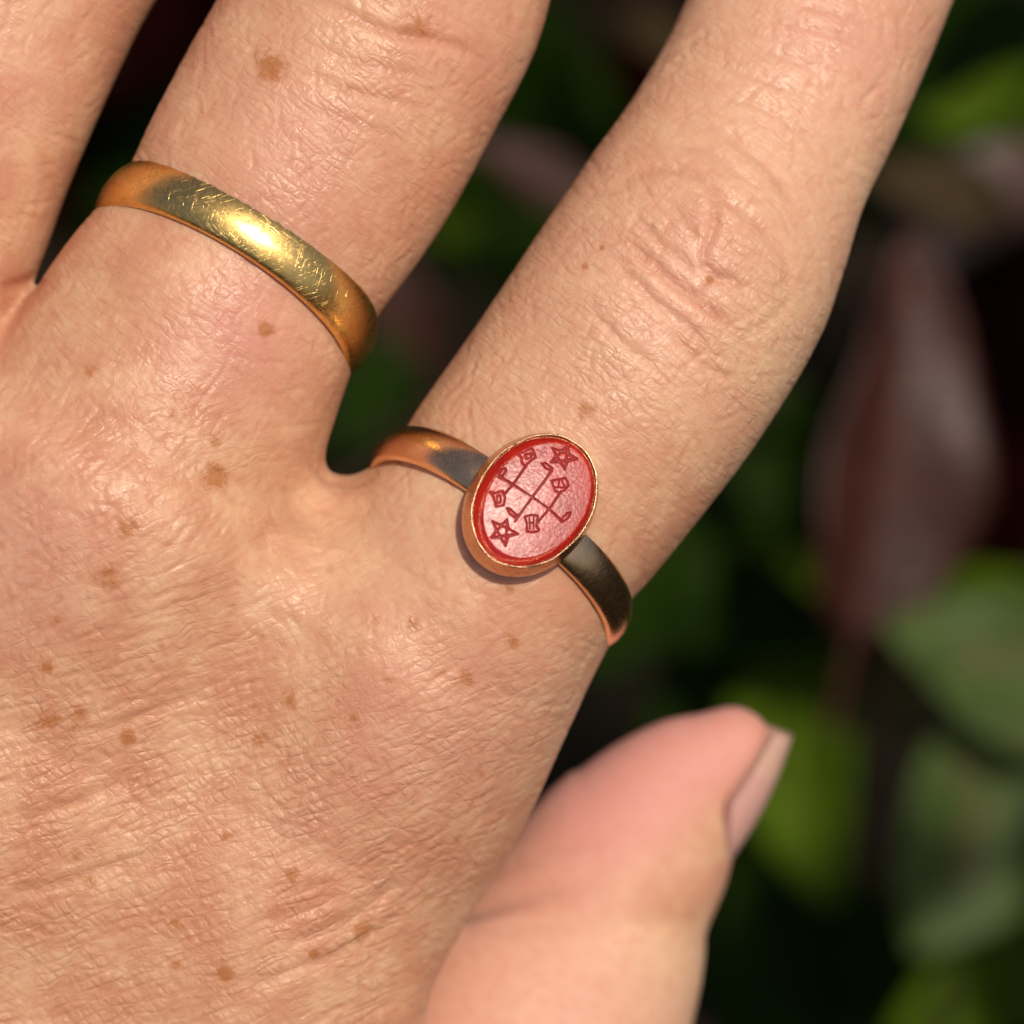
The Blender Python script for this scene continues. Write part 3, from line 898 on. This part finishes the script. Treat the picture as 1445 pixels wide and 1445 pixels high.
set_attr(sm, 'groove', G.ravel()); set_attr(sm, 'table', np.clip(1 - bev.ravel() / .06, 0, 1))
link('stone', sm, stone_material(), sr)

# ------------------------------------------------------------------ shrubs behind
def leaf_mesh(name, mat, L=40, W=22, fold=.35, curl=.5, tipp=1.5, nveins=7, seed=0, wave=.02):
    """leaf blade along +y from the origin, upper face +z, mm, with petiole and thickness"""
    rg = np.random.default_rng(seed)
    nu, nw = 22, 13
    V = []; ve = []
    for lay in (0, 1):
        for i in range(nu):
            f = i / (nu - 1)
            half = W / 2 * (math.sin(math.pi * min(1, f) ** (.78)) ** .75) * (1 - .12 * f ** tipp) + .25
            if f > .97: half *= .3
            for j in range(nw):
                g = j / (nw - 1) * 2 - 1
                x = g * half
                y = f * L
                z = abs(x) * fold - curl * L * .25 * f * f + wave * L * math.sin(f * 14 + g * 2 + seed) * abs(g)
                s = (f * nveins - abs(g) * .9) % 1.0
                vein = max(math.exp(-(g / .06) ** 2), .55 * math.exp(-((s - .5) / .12) ** 2))
                z += (-.012 * W * vein) - (.35 if lay else 0)
                V.append((x, y, z)); ve.append(vein)
    V = np.array(V); n1 = nu * nw
    Fc = grid_faces(nu, nw)
    rim = [i * nw for i in range(nu)] + [(nu - 1) * nw + j for j in range(1, nw)] + [i * nw + nw - 1 for i in range(nu - 2, -1, -1)] + [j for j in range(nw - 2, 0, -1)]
    side = np.array([[a, b, b + n1, a + n1] for a, b in zip(rim, rim[1:] + rim[:1])])
    # petiole: thin tube behind the blade
    k = 6; pv = []
    for i in range(4):
        y = .5 - i * L * .09; z = -.3 - .02 * (i * 2) ** 2
        for a in range(k): pv.append((.6 * math.cos(a * 2 * math.pi / k), y, z + .6 * math.sin(a * 2 * math.pi / k)))
    pf = grid_faces(4, k, False, True) + len(V)
    V = np.vstack([V, pv]); ve += [1] * len(pv)
    me = mesh_np(name, V * .001, np.concatenate([Fc[:, ::-1], Fc + n1, side, pf]))
    set_attr(me, 'vein', ve)
    me.materials.append(mat)
    return me
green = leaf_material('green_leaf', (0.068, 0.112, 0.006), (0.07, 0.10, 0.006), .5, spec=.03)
deep = leaf_material('shaded_green_leaf', (0.011, 0.026, 0.002), (0.015, 0.03, 0.002), .5, spec=.03)  # darkened copy of the green leaf; shade of the hollow put into its colour
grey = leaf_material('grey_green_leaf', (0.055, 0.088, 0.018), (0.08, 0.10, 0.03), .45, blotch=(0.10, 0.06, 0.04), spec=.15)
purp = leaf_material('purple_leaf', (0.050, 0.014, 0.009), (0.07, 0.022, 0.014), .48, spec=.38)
dusk = leaf_material('shaded_purple_leaf', (0.012, 0.0012, 0.0008), (0.02, 0.003, 0.002), .5, spec=.03)  # purple leaf again, with the deep shade painted into its colour
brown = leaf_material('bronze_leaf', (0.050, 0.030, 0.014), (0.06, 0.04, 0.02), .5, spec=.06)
LM = {
 'green': [leaf_mesh('leaf', green, 42, 26, seed=1), leaf_mesh('leaf', green, 42, 22, .2, .8, seed=2)],
 'deep': [leaf_mesh('leaf', deep, 42, 25, .3, .5, seed=3), leaf_mesh('leaf', deep, 42, 21, .2, .9, seed=4)],
 'grey': [leaf_mesh('leaf', grey, 42, 30, .15, .4, seed=5)],
 'purple': [leaf_mesh('leaf', purp, 42, 21, .45, .5, seed=6), leaf_mesh('leaf', purp, 42, 19, .3, .7, seed=7)],
 'dusk': [leaf_mesh('leaf', dusk, 42, 21, .35, .5, seed=9)],
 'brown': [leaf_mesh('leaf', brown, 42, 22, .2, .5, seed=8)],
}
bark = simple_material('bark', (0.05, 0.03, 0.02), (0.02, 0.012, 0.01), 0.3, .9, .0008)

def plant(name, label, base, group=None):
    e = bpy.data.objects.new(name, None); COL.objects.link(e)
    e.location = base; e.empty_display_size = .05
    tag(e, label, 'shrub', group)
    return e
# leaf spec: base px, tip px, depth at base and tip, kind, roll about its own axis (deg)
def place_leaf(par, kind, b, t, zb, zt, roll=0, variant=0, wscale=1.0):
    B = to_world((*px(b, zb), zb)); Tt = to_world((*px(t, zt), zt))
    y = (Tt - B); L = y.length; y.normalize()
    tocam = (ROT @ Vector((0, 0, 1)))
    z = (tocam - y * tocam.dot(y)).normalized()
    x = y.cross(z)
    m = Matrix((x, y, z)).transposed().to_4x4() @ Matrix.Rotation(math.radians(roll), 4, 'Y')
    me = LM[kind][variant % len(LM[kind])]
    o = bpy.data.objects.new('leaf', me); COL.objects.link(o)
    o.parent = par
    s = L / .042
    o.matrix_local = Matrix.Translation(B - par.location) @ m @ Matrix.Diagonal((s * wscale, s, s, 1))
    return B
def stem(par, pts, r):
    """tapered tube through world points, first one on the ground"""
    pts = [Vector(p) - par.location for p in pts]
    P = []
    n = 12
    for i in range(len(pts) - 1):
        for k in range(n): P.append(pts[i].lerp(pts[i + 1], k / n))
    P.append(pts[-1])
    for _ in range(10):
        P = [P[0]] + [(P[i - 1] + P[i] * 2 + P[i + 1]) / 4 for i in range(1, len(P) - 1)] + [P[-1]]
    K = 8; V = []
    for i, p in enumerate(P):
        t = (P[min(i + 1, len(P) - 1)] - P[max(i - 1, 0)]).normalized()
        a = t.orthogonal().normalized(); b = t.cross(a)
        rad = r * (1 - .7 * i / (len(P) - 1)) * (1 + .08 * math.sin(i * 1.7))
        for q in range(K): V.append(p + a * rad * math.cos(q * 2 * math.pi / K) + b * rad * math.sin(q * 2 * math.pi / K))
    me = mesh_np('stem', np.array([tuple(v) for v in V]), grid_faces(len(P), K, False, True))
    return link('stem', me, bark, par)

pr = plant('purple_shrub', 'dark purple leaved shrub blurred behind the fingers', Vector((.05, .22, 0)))
pg = plant('green_shrub', 'bright green leaved shrub blurred behind the thumb', Vector((.10, .12, 0)))
py = plant('grey_leaved_shrub', 'grey green leaved shrub blurred at the lower right edge', Vector((.16, .10, 0)))

KEY = [
 (pr, 'purple', (1205, 900), (1325, 345), -170, -160, 26, 0, .95),
 (pg, 'deep', (960, 700), (830, 960), -190, -190, 0, 0, 1.2),
 (pg, 'green', (1010, 770), (1170, 830), -230, -225, 15, 1, .8),
 (pg, 'deep', (1120, 600), (1010, 480), -230, -225, 15, 1, 1),
 (pg, 'deep', (880, 1180), (700, 1180), -230, -225, 15, 1, 1),
 (pg, 'green', (1060, 1500), (1000, 1320), -240, -240, 15, 0, .7),
 (pr, 'dusk', (1290, 820), (1500, 300), -215, -200, -38, 0, 1.5),
 (pr, 'brown', (1430, 300), (1225, 235), -190, -185, 12, 0, .9),
 (pr, 'purple', (850, 310), (660, 185), -205, -200, 25, 0, .75),
 (pr, 'brown', (980, 85), (810, -40), -190, -180, 15, 0, .6),
 (pr, 'purple', (600, 520), (520, 330), -240, -230, 0, 1, 1.0),
 (pr, 'purple', (1450, 180), (1330, 560), -260, -250, 5, 1, 1.5),
 (pr, 'purple', (860, 1560), (1060, 1380), -240, -240, 0, 1, 1),
 (pg, 'green', (1110, 900), (1150, 1270), -200, -185, 25, 0, .8),
 (pg, 'deep', (890, 800), (1180, 900), -200, -190, 20, 0, .9),
 (pg, 'deep', (1100, 860), (900, 1130), -215, -210, 15, 1, 1.1),
 (pg, 'deep', (1210, 780), (980, 520), -240, -230, -10, 0, 1.1),
 (pg, 'deep', (1500, 0), (1300, 210), -220, -200, 30, 0, .8),
 (pg, 'green', (1500, 130), (1330, 170), -210, -200, -10, 1, .9),
 (pg, 'deep', (560, 480), (480, 640), -220, -215, 0, 0, 1),
 (pg, 'green', (600, 330), (700, 290), -240, -240, 30, 0, .9),
 (pg, 'deep', (1180, 1480), (960, 1180), -240, -230, 0, 1, 1.2),
 (py, 'green', (1500, 870), (1250, 855), -190, -180, -20, 1, .9),
 (py, 'grey', (1560, 1010), (1270, 870), -175, -165, 20, 0, .9),
 (py, 'grey', (1480, 1010), (1300, 1345), -180, -170, -10, 0, 1.0),
 (py, 'green', (1520, 1330), (1260, 1460), -200, -195, 10, 0, .9),
 (py, 'deep', (1300, 1480), (1210, 1250), -240, -230, 0, 0, 1),
]
ends = {pr: [], pg: [], py: []}
for k in KEY:
    B = place_leaf(*k); ends[k[0]].append(B)
# deeper and surrounding leaves of the same shrubs (outer ones unseen, added to shade the hollow)
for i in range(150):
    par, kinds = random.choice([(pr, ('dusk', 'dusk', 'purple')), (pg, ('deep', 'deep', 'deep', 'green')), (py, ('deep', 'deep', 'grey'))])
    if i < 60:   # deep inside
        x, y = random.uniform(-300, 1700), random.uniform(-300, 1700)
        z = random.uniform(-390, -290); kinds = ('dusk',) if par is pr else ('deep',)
    else:        # unseen leaves, added around the opening
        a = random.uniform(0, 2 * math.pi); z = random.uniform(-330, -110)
        if i % 2: kinds = ('green',); par = pg; z = random.uniform(-200, -90)  # unseen green leaves added to brighten the ring reflections
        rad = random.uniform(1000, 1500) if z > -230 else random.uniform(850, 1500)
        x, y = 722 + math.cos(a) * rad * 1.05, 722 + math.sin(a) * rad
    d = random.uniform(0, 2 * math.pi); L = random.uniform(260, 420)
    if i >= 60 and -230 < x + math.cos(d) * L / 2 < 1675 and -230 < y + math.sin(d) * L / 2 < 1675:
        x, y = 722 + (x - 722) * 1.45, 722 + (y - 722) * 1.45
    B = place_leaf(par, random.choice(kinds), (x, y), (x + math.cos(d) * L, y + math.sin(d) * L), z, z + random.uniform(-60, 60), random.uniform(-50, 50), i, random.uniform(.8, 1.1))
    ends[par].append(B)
for par, E in ends.items():
    c0 = sum(E, Vector()) / len(E); c0.y = max(c0.y, .2)
    hub = Vector((par.location.x, par.location.y + .15, c0.z - .12))
    stem(par, [par.location, par.location.lerp(hub, .6) + Vector((.01, .01, 0)), hub], .006)
    for B in E[::4]:
        if B.z > .08: stem(par, [hub, hub.lerp(B, .5) + Vector((0, .03, .0)), B], .0018)
